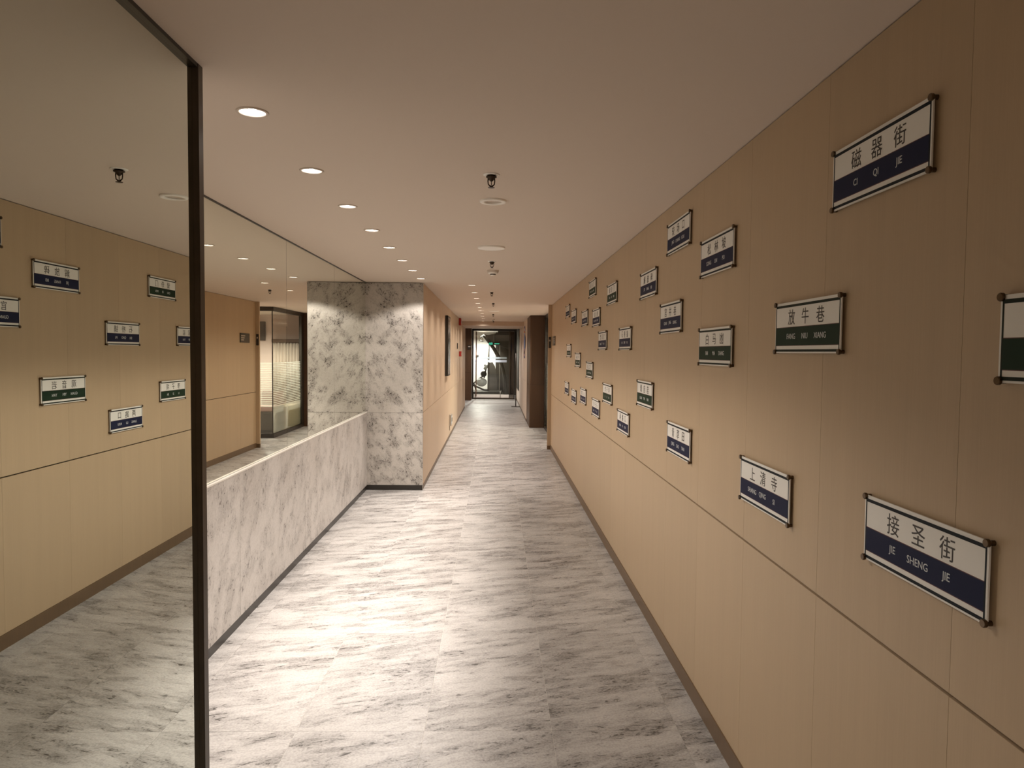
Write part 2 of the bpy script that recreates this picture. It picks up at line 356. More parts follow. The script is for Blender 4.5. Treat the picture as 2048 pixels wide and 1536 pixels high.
# ------------------------------------------------------------------ stone pillar
XP = -0.905
pl = empty('stone_pillar', (-1.26, 9.1, 0), 'grey mottled stone clad pillar with black base at the end of the niche', 'pillar')
box('core', -0.37, XP + 1.26 - 0.006, -0.155, 0.6, 0, C - 0.004, M['gap'], pl)
box('stone_slab', -0.342 - 0.02, XP + 1.26, -0.175, -0.157, 0.062, 0.976, M['pillar'], pl)
box('stone_slab', -0.342 - 0.02, XP + 1.26, -0.175, -0.157, 0.9785, C - 0.006, M['pillar'], pl)
box('base_strip', -0.342 - 0.02, XP + 1.26 + 0.001, -0.180, -0.157, 0.0, 0.060, M['black'], pl)
box('corner_trim', XP + 1.26 + 0.0005, XP + 1.26 + 0.004, -0.176, -0.150, 0.0, C - 0.006, M['steel'], pl)

# ------------------------------------------------------------------ far left wall, panelled, running a few centimetres outwards
wf = box('wall_left_far', -1.30, -0.965, YN1 + 0.8, 22.3, 0, C, M['gap']); struct(wf, 'tan panelled wall beyond the stone pillar')
def xl(y): return -0.905 - 0.036 * (y - YN1) / (22.3 - YN1)
def skew(name, ya, yb, z0, z1, mat, parent, proud=0.0, th=0.02):
    bm = bmesh.new(); x0, x1 = xl(ya) + proud, xl(yb) + proud
    vs = [bm.verts.new(p) for p in ((x0 - th, ya, z0), (x0, ya, z0), (x1, yb, z0), (x1 - th, yb, z0), (x0 - th, ya, z1), (x0, ya, z1), (x1, yb, z1), (x1 - th, yb, z1))]
    for f in ((0, 3, 2, 1), (4, 5, 6, 7), (0, 1, 5, 4), (1, 2, 6, 5), (2, 3, 7, 6), (3, 0, 4, 7)): bm.faces.new([vs[i] for i in f])
    return obj(name, bm, mat, parent)
k = 0
while YN1 + 0.035 + PW * k < 22.3:
    a = YN1 + 0.035 + PW * k; b_ = min(a + PW, 22.3)
    if b_ - a > 0.05:
        skew('panel', a + 0.001, b_ - 0.001, 0.98, C - 0.004, M['wood_far'], wf)
        skew('panel', a + 0.001, b_ - 0.001, 0.062, 0.974, M['wood_far'], wf)
    k += 1
b2 = skew('baseboard_left', YN1 + 0.035, 22.3, 0.0, 0.060, M['skirt'], None, proud=0.004); struct(b2, 'low skirting strip along the far left wall')
box('end_post', -0.975, -0.938, 22.2995, 22.34, 0.0, C, M['wood_far'], wf)

# ------------------------------------------------------------------ right side beyond the alcove
wc = box('wall_column', 0.815, 1.19, 16.45, 17.91, 0, C, M['gap']); struct(wc, 'dark brown panelled column closing the alcove')
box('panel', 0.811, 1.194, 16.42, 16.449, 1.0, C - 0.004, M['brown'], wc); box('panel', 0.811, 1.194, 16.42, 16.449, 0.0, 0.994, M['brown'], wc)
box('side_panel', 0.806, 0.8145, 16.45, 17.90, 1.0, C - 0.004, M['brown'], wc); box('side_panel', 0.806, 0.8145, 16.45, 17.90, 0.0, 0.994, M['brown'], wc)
wr2 = box('wall_right_far', 0.822, 1.3, 17.92, 26.5, 0, C, M['gap']); struct(wr2, 'pale panelled wall on the right near the glass door')
for k in range(13):
    a = 17.92 + PW * k; b_ = min(a + PW, 26.5)
    box('panel', 0.800, 0.821, a + 0.001, b_ - 0.001, 1.0, C - 0.004, M['pale'], wr2)
    box('panel', 0.800, 0.821, a + 0.001, b_ - 0.001, 0.062, 0.994, M['pale'], wr2)
b3 = box('baseboard_right_far', 0.796, 0.821, 17.92, 26.5, 0, 0.06, M['skirt']); struct(b3)

# ------------------------------------------------------------------ lobby before the glass door
wfl = box('wall_lobby_left', -3.2, -3.1, 22.3, 31, 0, C, M['pale']); struct(wfl)
wfr = box('wall_lobby_panel', -3.1, -0.865, 25.6, 26.3, 0, C, M['gap']); struct(wfr, 'brown panelled wall left of the glass door')
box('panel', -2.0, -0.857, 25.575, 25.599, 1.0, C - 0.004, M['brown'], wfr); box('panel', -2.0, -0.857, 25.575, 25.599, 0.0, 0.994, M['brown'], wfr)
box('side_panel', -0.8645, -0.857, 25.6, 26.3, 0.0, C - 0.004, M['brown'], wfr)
wlb = box('wall_lobby_back', -3.1, -1.30, 22.2, 22.3, 0, C, M['pale']); struct(wlb)

# glass door: dark frame, fixed side light, leaf
dr = empty('door_1', (0, 26.4, 0)); struct(dr, 'glass door in a dark metal frame at the end of the corridor')
box('door_frame', -0.857, -0.80, -0.04, 0.05, 0, 2.56, M['black'], dr)
box('door_frame', 0.70, 0.735, -0.04, 0.05, 0, 2.56, M['black'], dr)
box('door_frame', -0.857, 0.80, -0.04, 0.05, 2.53, C - 0.004, M['black'], dr)
box('threshold', -0.80, 0.70, -0.04, 0.05, 0, 0.055, M['post'], dr)
gp = box('glass_leaf', -0.775, 0.52, -0.006, 0.006, 0.06, 2.525, M['glass'], dr)
box('side_light', 0.555, 0.70, -0.006, 0.006, 0.06, 2.525, M['glass_dark'], dr)
box('mullion', 0.522, 0.553, -0.02, 0.02, 0.056, 2.529, M['post'], dr)
box('bottom_rail', -0.775, 0.52, -0.02, 0.02, 0.056, 0.17, M['paint_white'], dr)  # rail coloured white to stand for the bright floor reflection
box('safety_band', -0.77, 0.43, -0.012, -0.009, 1.37, 1.46, M['frost'], dr)
box('safety_band', -0.66, 0.43, 0.010, 0.013, 1.50, 1.56, M['frost'], dr)  # upper strip stands in for the band's reflection in the glass
bm = bmesh.new(); tube(bm, [(-0.70, -0.08, 0.09), (-0.70, -0.08, 2.50)], 0.020, 12)
hb = obj('door_handle', bm, M['handle'], dr, True)
bm = bmesh.new()
for z in (0.45, 2.1): tube(bm, [(-0.70, -0.075, z), (-0.70, -0.006, z)], 0.009, 8)
obj('bracket', bm, M['steel'], hb)
bm = bmesh.new(); tube(bm, [(0.20, -0.05, 0.07), (0.20, -0.05, 0.30)], 0.012, 8); obj('door_stop', bm, M['steel'], dr, True)

# dark framed panel on the right wall of the lobby
dp = box('wall_panel', 0.775, 0.799, 23.4, 25.9, 0.48, 2.56, M['dark_plastic'], None, bevel=0.004)
tag(dp, 'tall dark panel mounted on the right wall just before the glass door', 'panel')

# ------------------------------------------------------------------ exercise room behind the door
gb = box('wall_gym_back', -3.1, 3.0, 29.3, 29.4, 0, C, M['paint_white']); struct(gb, 'pale rear wall of the exercise room')
gd = box('wall_gym_partition', 0.02, 3.0, 28.9, 29.0, 0, C, M['dark_plastic']); struct(gd, 'dark partition on the right of the exercise room')
gw = box('wall_gym_right', 1.31, 1.4, 26.5, 29.0, 0, C, M['dark_plastic']); struct(gw)
pf = box('platform', -1.4, 0.30, 27.2, 28.8, 0.0, 0.14, M['steel'], None, bevel=0.01)
tag(pf, 'low grey exercise platform behind the glass door', 'platform')
box('rubber_top', -1.35, 0.28, 27.25, 28.75, 0.1402, 0.22, M['dark_plastic'], pf)
# tall white-blue tower
tw = empty('machine_tower', (0, 28.45, 0.2202), 'upright bluish grey machine tower behind the glass door', 'gym machine')
bm = bmesh.new()
prof = [(-0.24, 0.0), (-0.24, 1.10), (-0.10, 1.12), (0.0, 0.95), (0.06, 0.6), (0.09, 0.25), (0.10, 0.0)]
f0 = [bm.verts.new((x, -0.12, z)) for x, z in prof]; f1 = [bm.verts.new((x, 0.12, z)) for x, z in prof]
bm.faces.new(f0); bm.faces.new(f1[::-1])
for i in range(len(prof)): bm.faces.new((f0[i], f0[(i + 1) % 7], f1[(i + 1) % 7], f1[i]))
obj('tower_shell', bm, M['grey_frame'], tw)
box('blue_stripe', -0.285, -0.241, -0.12, 0.12, 0.0, 1.12, M['blue'], tw)
box('back_rail', 0.16, 0.20, 0.10, 0.14, 0.0, 2.1, M['steel'], tw)
# cable machine: curved boom, wedge head, leg, handle
cm = empty('cable_machine', (0, 27.9, 0.2202), 'dark cable machine with a long curved boom and a hanging handle', 'gym machine')
bm = bmesh.new()
tube(bm, [(-0.50, 0, 2.19), (-0.28, 0, 1.98), (-0.05, 0, 1.66), (0.17, 0, 1.27), (0.30, 0, 0.90), (0.38, 0, 0.5), (0.42, 0, -0.2)], [0.05, 0.07, 0.07, 0.07, 0.065, 0.07, 0.08], 10, 0.8)
obj('boom', bm, M['grey_frame'], cm, True)
bm = bmesh.new()
pr = [(-0.54, 2.24), (-0.28, 2.19), (0.05, 2.27), (0.62, 2.28), (0.62, 1.6), (0.3, 1.75), (0.0, 1.85), (-0.30, 2.0)]
f0 = [bm.verts.new((x, 0.02, z)) for x, z in pr]; f1 = [bm.verts.new((x, 0.24, z)) for x, z in pr]
bm.faces.new(f0); bm.faces.new(f1[::-1])
for i in range(8): bm.faces.new((f0[i], f0[(i + 1) % 8], f1[(i + 1) % 8], f1[i]))
obj('head', bm, M['grey_frame'], cm)
bm = bmesh.new(); tube(bm, [(-0.26, 0.16, 1.95), (-0.26, 0.16, 0.0)], 0.035, 8); obj('upright', bm, M['grey_frame'], cm, True)
bm = bmesh.new()
tube(bm, [(-0.54, -0.02, 2.16), (-0.62, -0.02, 1.99)], 0.008, 6); tube(bm, [(-0.54, -0.02, 2.16), (-0.48, -0.02, 1.96)], 0.008, 6)
tube(bm, [(-0.64, -0.02, 1.98), (-0.46, -0.02, 1.94)], 0.016, 8)
obj('handle', bm, M['dark_plastic'], cm, True)
# exercise bike
bk = empty('exercise_bike', (-0.52, 27.6, 0.235), 'black and white exercise bike with a round flywheel cover', 'gym machine')
bm = bmesh.new(); bmesh.ops.create_uvsphere(bm, u_segments=20, v_segments=12, radius=0.21, matrix=Matrix.Translation((0.0, 0, 0.34)) @ Matrix.Diagonal((1, 0.4, 0.8, 1)))
obj('flywheel_cover', bm, M['gym_white'], bk, True)
bm = bmesh.new(); bmesh.ops.create_uvsphere(bm, u_segments=16, v_segments=10, radius=0.12, matrix=Matrix.Translation((0.08, 0, 0.66)) @ Matrix.Diagonal((1, 0.6, 1, 1)))
obj('seat', bm, M['dark_plastic'], bk, True)
bm = bmesh.new()
tube(bm, [(-0.32, 0, 0.22), (0.1, -0.05, 0.04), (0.28, 0, 0.03)], 0.035, 8); tube(bm, [(-0.2, 0, 0.0), (-0.3, 0, 0.3), (-0.05, 0, 0.5), (0.08, 0, 0.6)], 0.03, 8)
tube(bm, [(0.1, 0, 0.5), (0.17, 0, 0.85), (0.12, 0, 1.02)], 0.028, 8)
obj('frame', bm, M['dark_plastic'], bk, True)
bm = bmesh.new(); tube(bm, [(0.10, -0.02, 0.84), (0.18, -0.02, 0.93), (0.20, -0.02, 1.02)], [0.05, 0.07, 0.04], 10); obj('console', bm, M['gym_white'], bk, True)
# added green glow for the exit sign reflected in the glass; exercise room thermostat
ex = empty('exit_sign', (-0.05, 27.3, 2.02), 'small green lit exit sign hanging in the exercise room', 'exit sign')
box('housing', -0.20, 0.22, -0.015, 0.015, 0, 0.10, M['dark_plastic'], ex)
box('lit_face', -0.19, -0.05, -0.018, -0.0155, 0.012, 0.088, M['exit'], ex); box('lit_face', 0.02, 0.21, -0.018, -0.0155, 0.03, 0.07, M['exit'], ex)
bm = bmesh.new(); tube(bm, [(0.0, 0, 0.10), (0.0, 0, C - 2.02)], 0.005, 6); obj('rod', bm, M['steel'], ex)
sw = box('wall_switch', -0.80, -0.68, 29.275, 29.299, 1.52, 1.62, M['dark_plastic']); tag(sw, 'small dark switch plate on the white exercise room wall', 'switch')
gl = box('ceiling_lamp', -0.72, 0.10, 28.2, 28.5, C - 0.06, C - 0.001, M['lamp_dim']); tag(gl, 'pale rectangular ceiling lamp in the exercise room', 'lamp')  # added glow for the lit ceiling, not a fitting

# slim stand with a flat foot beside the door
st = empty('floor_stand', (0.675, 22.75, 0), 'slim metal post stand with flat foot in front of the glass door', 'stand')
box('foot', -0.14, 0.14, -0.12, 0.12, 0.0, 0.012, M['post'], st, bevel=0.003)
bm = bmesh.new(); tube(bm, [(0, 0, 0.0125), (0, 0, 1.72)], 0.016, 12); obj('pole', bm, M['post'], st, True)

# ------------------------------------------------------------------ alcove and meeting room seen in the mirrors
w3 = box('wall_alcove_near', XR + 0.121, 4.1, YE - 0.05, YE + 0.05, 0, C, M['pale']); struct(w3)
w4 = box('wall_alcove_end', 4.0, 4.1, YE + 0.06, 17.5, 0, C, M['pink']); struct(w4)
w5 = box('wall_room_back', 1.301, 4.1, 17.51, 17.6, 0, C, M['pink']); struct(w5, 'pinkish rear wall of the glazed meeting room')
b5 = box('baseboard_room', 1.31, 4.0, 17.485, 17.509, 0, 0.10, M['black']); struct(b5)
wn = empty('window_1', (1.17, 14.2, 0)); struct(wn, 'black framed glass corner of the meeting room')
box('window_frame', -0.03, 0.37, -0.03, 0.03, C - 0.085, C - 0.002, M['black'], wn); box('window_frame', -0.03, 0.03, 0.031, 2.20, C - 0.085, C - 0.002, M['black'], wn)
box('window_frame', -0.03, 0.37, -0.03, 0.03, 0, 0.075, M['black'], wn); box('window_frame', -0.03, 0.03, 0.031, 2.20, 0, 0.075, M['black'], wn)
box('window_frame', -0.03, 0.03, 2.02, 2.20, 0.076, C - 0.086, M['black'], wn)
box('window_frame', 0.35, 0.375, -0.03, 0.03, 0.076, C - 0.086, M['black'], wn)
box('window_frame', -0.008, 0.008, -0.008, 0.008, 0.076, C - 0.086, M['black'], wn)
box('glass_pane', 0.009, 0.349, -0.005, 0.005, 0.076, C - 0.086, M['glass'], wn)
box('glass_pane', -0.005, 0.005, 0.009, 2.019, 0.076, C - 0.086, M['glass'], wn)
box('privacy_film', 0.009, 0.349, 0.0055, 0.0065, 0.62, 1.50, M['film'], wn)
box('privacy_film', 0.0055, 0.0065, 0.009, 2.019, 0.62, 1.50, M['film'], wn)
box('frosted_film', 0.0055, 0.0065, 0.009, 2.019, 0.09, 0.6195, M['film_low'], wn)
so = empty('lounge_bench', (1.42, 14.75, 0), 'dark box bench with a pink cushion behind the glass corner', 'bench')
box('base', -0.2, 0.25, -0.3, 0.3, 0, 0.50, M['dark_plastic'], so, bevel=0.008); box('cushion', -0.2, 0.25, -0.3, 0.3, 0.501, 0.60, M['sofa'], so, bevel=0.02)
box('backrest', -0.2, 0.25, 0.301, 0.38, 0.0, 0.88, M['sofa'], so, bevel=0.02)
cb = box('low_cabinet', 1.21, 1.52, 15.30, 16.3, 0, 0.54, M['cream'], None, bevel=0.006)
tag(cb, 'low cream cabinet behind the striped glass of the meeting room', 'cabinet')
tv = box('wall_screen', 2.36, 3.2, 17.46, 17.505, 1.98, 2.44, M['dark_plastic'], None, bevel=0.004); tag(tv, 'black wall screen on the rear wall of the meeting room', 'screen')
cu = empty('wall_curtain', (1.75, 17.4, 0.6), 'pale pleated curtain hanging on the meeting room rear wall', 'curtain')
bm = bmesh.new(); n = 60
lo = [bm.verts.new((-0.4 + 0.8 * i / n, 0.03 * math.sin(i * 1.1), 0.0)) for i in range(n + 1)]; hi = [bm.verts.new((-0.4 + 0.8 * i / n, 0.03 * math.sin(i * 1.1), 1.33)) for i in range(n + 1)]
for i in range(n): bm.faces.new((lo[i], lo[i + 1], hi[i + 1], hi[i]))
cl = obj('cloth', bm, M['pale'], cu, True); sd = cl.modifiers.new('s', 'SOLIDIFY'); sd.thickness = 0.004
box('pelmet', -0.42, 0.42, -0.05, 0.08, 1.335, 1.42, M['brown'], cu)
fr = empty('wall_controller', (2.10, 17.48, 1.56), 'small brown framed white control panel on the rear meeting room wall', 'controller')
box('frame', -0.075, 0.075, -0.012, 0.02, -0.085, 0.085, M['brown'], fr); box('face', -0.045, 0.045, -0.014, -0.0125, -0.055, 0.055, M['white'], fr)

# ------------------------------------------------------------------ things on the walls
# framed picture on the far left wall
pc = empty('framed_picture', (xl(13.35), 13.35, 1.30), 'tall black framed dark picture on the far left wall', 'picture')
box('frame', 0.002, 0.055, -0.33, 0.33, 0.0, 1.11, M['black'], pc, bevel=0.004)
m, nt, b = nm('dark_painting'); N = nt.nodes.new
tc = N('ShaderNodeTexCoord'); nz = N('ShaderNodeTexNoise'); nz.inputs['Scale'].default_value = 4; nz.inputs['Detail'].default_value = 6
nt.links.new(tc.outputs['Object'], nz.inputs['Vector']); cr = N('ShaderNodeValToRGB'); nt.links.new(nz.outputs['Fac'], cr.inputs[0])
cr.color_ramp.elements[0].position = 0.42; cr.color_ramp.elements[0].color = (0.015, 0.012, 0.01, 1); cr.color_ramp.elements[1].position = 0.66; cr.color_ramp.elements[1].color = (0.55, 0.50, 0.44, 1)
nt.links.new(cr.outputs[0], b.inputs['Base Color']); b.inputs['Roughness'].default_value = 0.2
box('canvas', 0.0555, 0.058, -0.30, 0.30, 0.03, 1.08, m, pc)
# fire alarm sounder, black reader, call point, low exit light
fs = empty('alarm_sounder', (xl(18.2), 18.2, 2.42), 'red fire alarm sounder high on the far left wall', 'alarm')
box('body', 0.001, 0.06, -0.10, 0.10, 0, 0.18, M['red'], fs, bevel=0.008); box('lens', 0.0605, 0.075, -0.05, 0.05, 0.05, 0.11, M['letter'], fs)
cr_ = empty('card_reader', (xl(17.3), 17.3, 1.82), 'slim black card reader on the far left wall above the call point', 'card reader')
box('body', 0.001, 0.02, -0.045, 0.045, 0, 0.14, M['dark_plastic'], cr_, bevel=0.004); box('key_area', 0.0205, 0.0215, -0.03, 0.03, 0.02, 0.07, M['grey_frame'], cr_)
cp = empty('call_point', (xl(18.4), 18.4, 1.63), 'square red manual call point at chest height on the far left wall', 'call point')
box('housing', 0.001, 0.06, -0.07, 0.07, 0, 0.13, M['red'], cp, bevel=0.004); box('press_plate', 0.0605, 0.062, -0.04, 0.04, 0.03, 0.09, M['letter'], cp)
lx_ = empty('low_exit_light', (xl(14.5), 14.5, 0.25), 'low level green and white exit light box near the floor on the left wall', 'exit light')
box('housing', 0.001, 0.045, -0.17, 0.17, 0, 0.22, M['steel'], lx_, bevel=0.003); box('lit_face', 0.0455, 0.047, -0.15, 0.15, 0.03, 0.19, M['letter'], lx_)
box('arrow', 0.0475, 0.048, -0.05, 0.12, 0.07, 0.15, M['green'], lx_)
box('cable_cover', 0.001, 0.008, -0.012, 0.0, -0.11, -0.001, M['skirt'], lx_)  # dark strip put in for the shadow under the box
# colourful narrow hanging on the right wall
ph = empty('wall_hanging', (0.80, 18.85, 1.60), 'narrow colourful hanging with a bright blue centre on the right wall', 'wall hanging')
m, nt, b = nm('colour_bands'); N = nt.nodes.new
tc = N('ShaderNodeTexCoord'); nz = N('ShaderNodeTexNoise'); nz.inputs['Scale'].default_value = 9; nt.links.new(tc.outputs['Object'], nz.inputs['Vector'])
cr = N('ShaderNodeValToRGB'); cr.color_ramp.interpolation = 'CONSTANT'; nt.links.new(nz.outputs['Fac'], cr.inputs[0])
cr.color_ramp.elements[0].color = (0.02, 0.02, 0.03, 1); cr.color_ramp.elements[1].position = 0.62; cr.color_ramp.elements[1].color = (0.7, 0.75, 0.85, 1)
for p_, c_ in ((0.42, (0.08, 0.16, 0.55, 1)), (0.50, (0.45, 0.12, 0.06, 1)), (0.56, (0.25, 0.4, 0.7, 1))):
    e = cr.color_ramp.elements.new(p_); e.color = c_
nt.links.new(cr.outputs[0], b.inputs['Base Color']); b.inputs['Roughness'].default_value = 0.3
bm = bmesh.new()
tube(bm, [(-0.022, 0.1 * math.sin(i * 0.9), 0.84 * i / 14) for i in range(15)], 0.012, 8)
obj('ribbon', bm, m, ph, True)
bm = bmesh.new(); bmesh.ops.create_uvsphere(bm, u_segments=16, v_segments=12, radius=0.16, matrix=Matrix.Translation((-0.02, 0, 0.42)) @ Matrix.Diagonal((0.12, 1, 1.3, 1)))
obj('medallion', bm, M['blue'], ph, True)
# room sign plates at the end of the right wall
rp = empty('room_sign', (XR, 12.18, 1.95), 'black room sign plate with pale lettering near the end of the panelled wall', 'sign')
box('plate', -0.012, -0.001, -0.225, 0.225, -0.08, 0.08, M['dark_plastic'], rp, bevel=0.002)
for i, z in enumerate((0.035, 0.0, -0.035)): box('text_line', -0.013, -0.0125, -0.19, 0.0 - 0.03 * i, z - 0.009, z + 0.009, M['lens_off'], rp)
rp2 = empty('control_plate', (XR - 0.034, YE, 1.93), 'small dark control plate on the narrow end strip of the wall', 'control plate')
box('plate', -0.022, 0.022, -0.010, -0.001, -0.10, 0.10, M['dark_plastic'], rp2, bevel=0.002); box('button', -0.010, 0.010, -0.012, -0.0105, 0.02, 0.05, M['lens_off'], rp2)
dpq = empty('door_plaque', (-0.93, 25.57, 1.92), 'small dark plaque on the brown panel left of the glass door', 'plaque')
box('plate', -0.06, 0.06, -0.012, 0.004, -0.08, 0.08, M['black'], dpq, bevel=0.002); box('text_line', -0.04, 0.04, -0.0135, -0.0125, 0.0, 0.03, M['lens_off'], dpq)
wp = empty('wall_phone', (2.66, 17.505, 1.86), 'black rounded wall phone on the pinkish wall beside the meeting room glass', 'phone')
box('body', -0.04, 0.04, -0.06, -0.001, 0, 0.20, M['dark_plastic'], wp, bevel=0.02)
box('button', -0.015, 0.015, -0.064, -0.0605, 0.06, 0.09, M['lens_off'], wp)

# ------------------------------------------------------------------ street name signs
W_, H_ = 0.480, 0.173
def mesh_of(boxes):
    bm = bmesh.new()
    for b_ in boxes: box_bm(bm, *b_)
    bmesh.ops.recalc_face_normals(bm, faces=list(bm.faces)); me = bpy.data.meshes.new('print'); bm.to_mesh(me); bm.free(); return me
def fx(f): return (f - 0.5) * W_
def fz(f): return (0.5 - f) * H_
Zp = 0.013
plate_me = mesh_of([(-W_ / 2, W_ / 2, -H_ / 2, H_ / 2, Zp - 0.004, Zp)]); plate_me.materials.append(M['white'])
def border(mat):
    me = mesh_of([(fx(0.012), fx(0.988), fz(0.100), fz(0.052), Zp + .0001, Zp + .0006), (fx(0.012), fx(0.988), fz(0.972), fz(0.928), Zp + .0001, Zp + .0006),
                  (fx(0.012), fx(0.0215), fz(0.928), fz(0.100), Zp + .0001, Zp + .0006), (fx(0.9785), fx(0.988), fz(0.928), fz(0.100), Zp + .0001, Zp + .0006)])
    me.materials.append(mat); return me
def band(mat):
    me = mesh_of([(fx(0.0216), fx(0.9784), fz(0.848), fz(0.497), Zp + .0001, Zp + .0006)]); me.materials.append(mat); return me
dk = {'navy': plain('navy_border', (0.010, 0.014, 0.018), 0.6, spec=0.15), 'green': plain('green_border', (0.012, 0.018, 0.010), 0.6, spec=0.15)}
border_me = {c: border(dk[c]) for c in dk}; band_me = {c: band(M[c]) for c in dk}
edge_me = mesh_of([(fx(0.0216), fx(0.9784), fz(0.4969), fz(0.487), Zp + .0001, Zp + .0005), (fx(0.0216), fx(0.9784), fz(0.858), fz(0.8481), Zp + .0001, Zp + .0005)]); edge_me.materials.append(M['edge_red'])
bm = bmesh.new(); rg = lathe(bm, [(0.0060, 0.0005), (0.0060, 0.0085), (0.0088, 0.0132), (0.0088, 0.0180), (0.0078, 0.0195), (0.0002, 0.0195)], n=16); cap(bm, rg[0]); cap(bm, rg[-1])
bmesh.ops.recalc_face_normals(bm, faces=list(bm.faces)); bolt_me = bpy.data.meshes.new('bolt'); bm.to_mesh(bolt_me); bm.free(); bolt_me.materials.append(M['bolt'])
dg = None
_txt = {}
def text_mesh(body, size, mat):
    key = (body, size)
    if key in _txt: return _txt[key]
    c = bpy.data.curves.new('t', 'FONT'); c.body = body; c.size = size; c.align_x = 'CENTER'; c.align_y = 'CENTER'; c.extrude = 0.0002;  c.resolution_u = 3
    o = bpy.data.objects.new('t', c); COL.objects.link(o); d = bpy.context.evaluated_depsgraph_get()
    me = bpy.data.meshes.new_from_object(o.evaluated_get(d)); bpy.data.objects.remove(o); bpy.data.curves.remove(c)
    xs = [v.co.x for v in me.vertices]; zs = [v.co.y for v in me.vertices]
    cx, cy = (min(xs) + max(xs)) / 2, (min(zs) + max(zs)) / 2
    for v in me.vertices: v.co.x -= cx; v.co.y -= cy
    me.materials.clear(); me.materials.append(mat); _txt[key] = me
    return me
ROT = Matrix(((0, 0, -1), (-1, 0, 0), (0, 1, 0))).to_4x4()   # local x runs towards the camera, local z away from the wall
SIGNS = [
 ('磁器街', 'CI QI JIE', 'navy', 1.872, 2.262, 'highest and nearest on the wall'),
 ('七星岗', 'QI XING GANG', 'green', 1.147, 1.785, 'cut off by the right edge of the view'),
 ('接圣街', 'JIE SHENG JIE', 'navy', 1.632, 1.291, 'nearest one below eye level'),
 ('放牛巷', 'FANG NIU XIANG', 'green', 2.277, 1.842, 'at eye level right of BAI MA DANG'),
 ('上清寺', 'SHANG QING SI', 'navy', 2.601, 1.253, 'just above the wall groove'),
 ('松林坡', 'SONG LIN PO', 'navy', 3.226, 2.205, 'above BAI MA DANG'),
 ('白马凼', 'BAI MA DANG', 'green', 3.228, 1.784, 'directly below SONG LIN PO'),
 ('青草田', 'QING CAO TIAN', 'navy', 3.833, 1.275, 'left of SHANG QING SI'),
 ('较场口', 'JIAO CHANG KOU', 'navy', 3.915, 2.406, 'close under the ceiling'),
 ('官井巷', 'GUAN JING XIANG', 'navy', 4.057, 1.956, 'left of BAI MA DANG'),
 ('解放碑', 'JIE FANG BEI', 'navy', 4.669, 2.206, 'upper left of GUAN JING XIANG'),
 ('观音岩', 'GUAN YIN YAN', 'green', 4.722, 1.477, 'upper left of QING CAO TIAN'),
 ('石桥铺', 'SHI QIAO PU', 'navy', 5.477, 1.862, 'left of GUAN JING XIANG'),
 ('两路口', 'LIANG LU KOU', 'navy', 5.506, 1.211, 'lower left of GUAN YIN YAN'),
 ('储奇门', 'CHU QI MEN', 'green', 6.124, 2.262, 'left of JIE FANG BEI'),
 ('李子坝', 'LI ZI BA', 'green', 6.298, 1.388, 'left of GUAN YIN YAN'),
 ('曾家岩', 'ZENG JIA YAN', 'navy', 6.634, 1.866, 'left of SHI QIAO PU'),
 ('弹子石', 'DAN ZI SHI', 'navy', 7.014, 1.204, 'left of LIANG LU KOU'),
 ('化龙桥', 'HUA LONG QIAO', 'navy', 7.069, 2.102, 'upper left of ZENG JIA YAN'),
 ('通远门', 'TONG YUAN MEN', 'green', 7.370, 2.418, 'left of CHU QI MEN'),
 ('临江门', 'LIN JIANG MEN', 'green', 7.520, 1.568, 'above and left of LI ZI BA'),
 ('牛角沱', 'NIU JIAO TUO', 'navy', 7.973, 2.139, 'left of HUA LONG QIAO'),
 ('歌乐山', 'GE LE SHAN', 'navy', 8.028, 1.259, 'left of DAN ZI SHI'),
 ('杨家坪', 'YANG JIA PING', 'green', 8.601, 1.663, 'left of LIN JIANG MEN'),
 ('沙坪坝', 'SHA PING BA', 'navy', 8.982, 1.197, 'left of GE LE SHAN'),
 ('小什字', 'XIAO SHI ZI', 'navy', 9.099, 2.212, 'left of NIU JIAO TUO'),
 ('小龙坎', 'XIAO LONG KAN', 'green', 9.655, 1.777, 'left of YANG JIA PING'),
 ('朝天门', 'CHAO TIAN MEN', 'navy', 9.871, 2.321, 'farthest in the upper row'),
 ('谢家湾', 'XIE JIA WAN', 'navy', 9.880, 1.257, 'farthest in the bottom row'),
]
for zh, py, colr, yc, zc, where in SIGNS:
    root = empty('street_sign', (0, 0, 0), '%s street sign reading %s, %s' % (colr, py, where), 'sign', 'street name signs on the panelled wall')
    root.matrix_world = Matrix.Translation((XR, yc, zc)) @ ROT
    def add(name, me, loc=(0, 0, 0)):
        o = bpy.data.objects.new(name, me); COL.objects.link(o); o.parent = root; o.location = loc; return o
    add('plate', plate_me); add('border', border_me[colr]); add('band', band_me[colr]); add('band_edge', edge_me)
    for sx in (-1, 1):
        for sz in (-1, 1): add('bolt', bolt_me, (sx * (W_ / 2 - 0.004), sz * (H_ / 2 - 0.004), 0))
    for ch, wd, f in zip(zh, py.split(), (0.282, 0.502, 0.725)):
        add('character', text_mesh(ch, 0.0565, M['ink']), (fx(f), fz(0.298), Zp + 0.0004))
        add('pinyin', text_mesh(wd, 0.0265, M['letter']), (fx(f), fz(0.672), Zp + 0.0009))

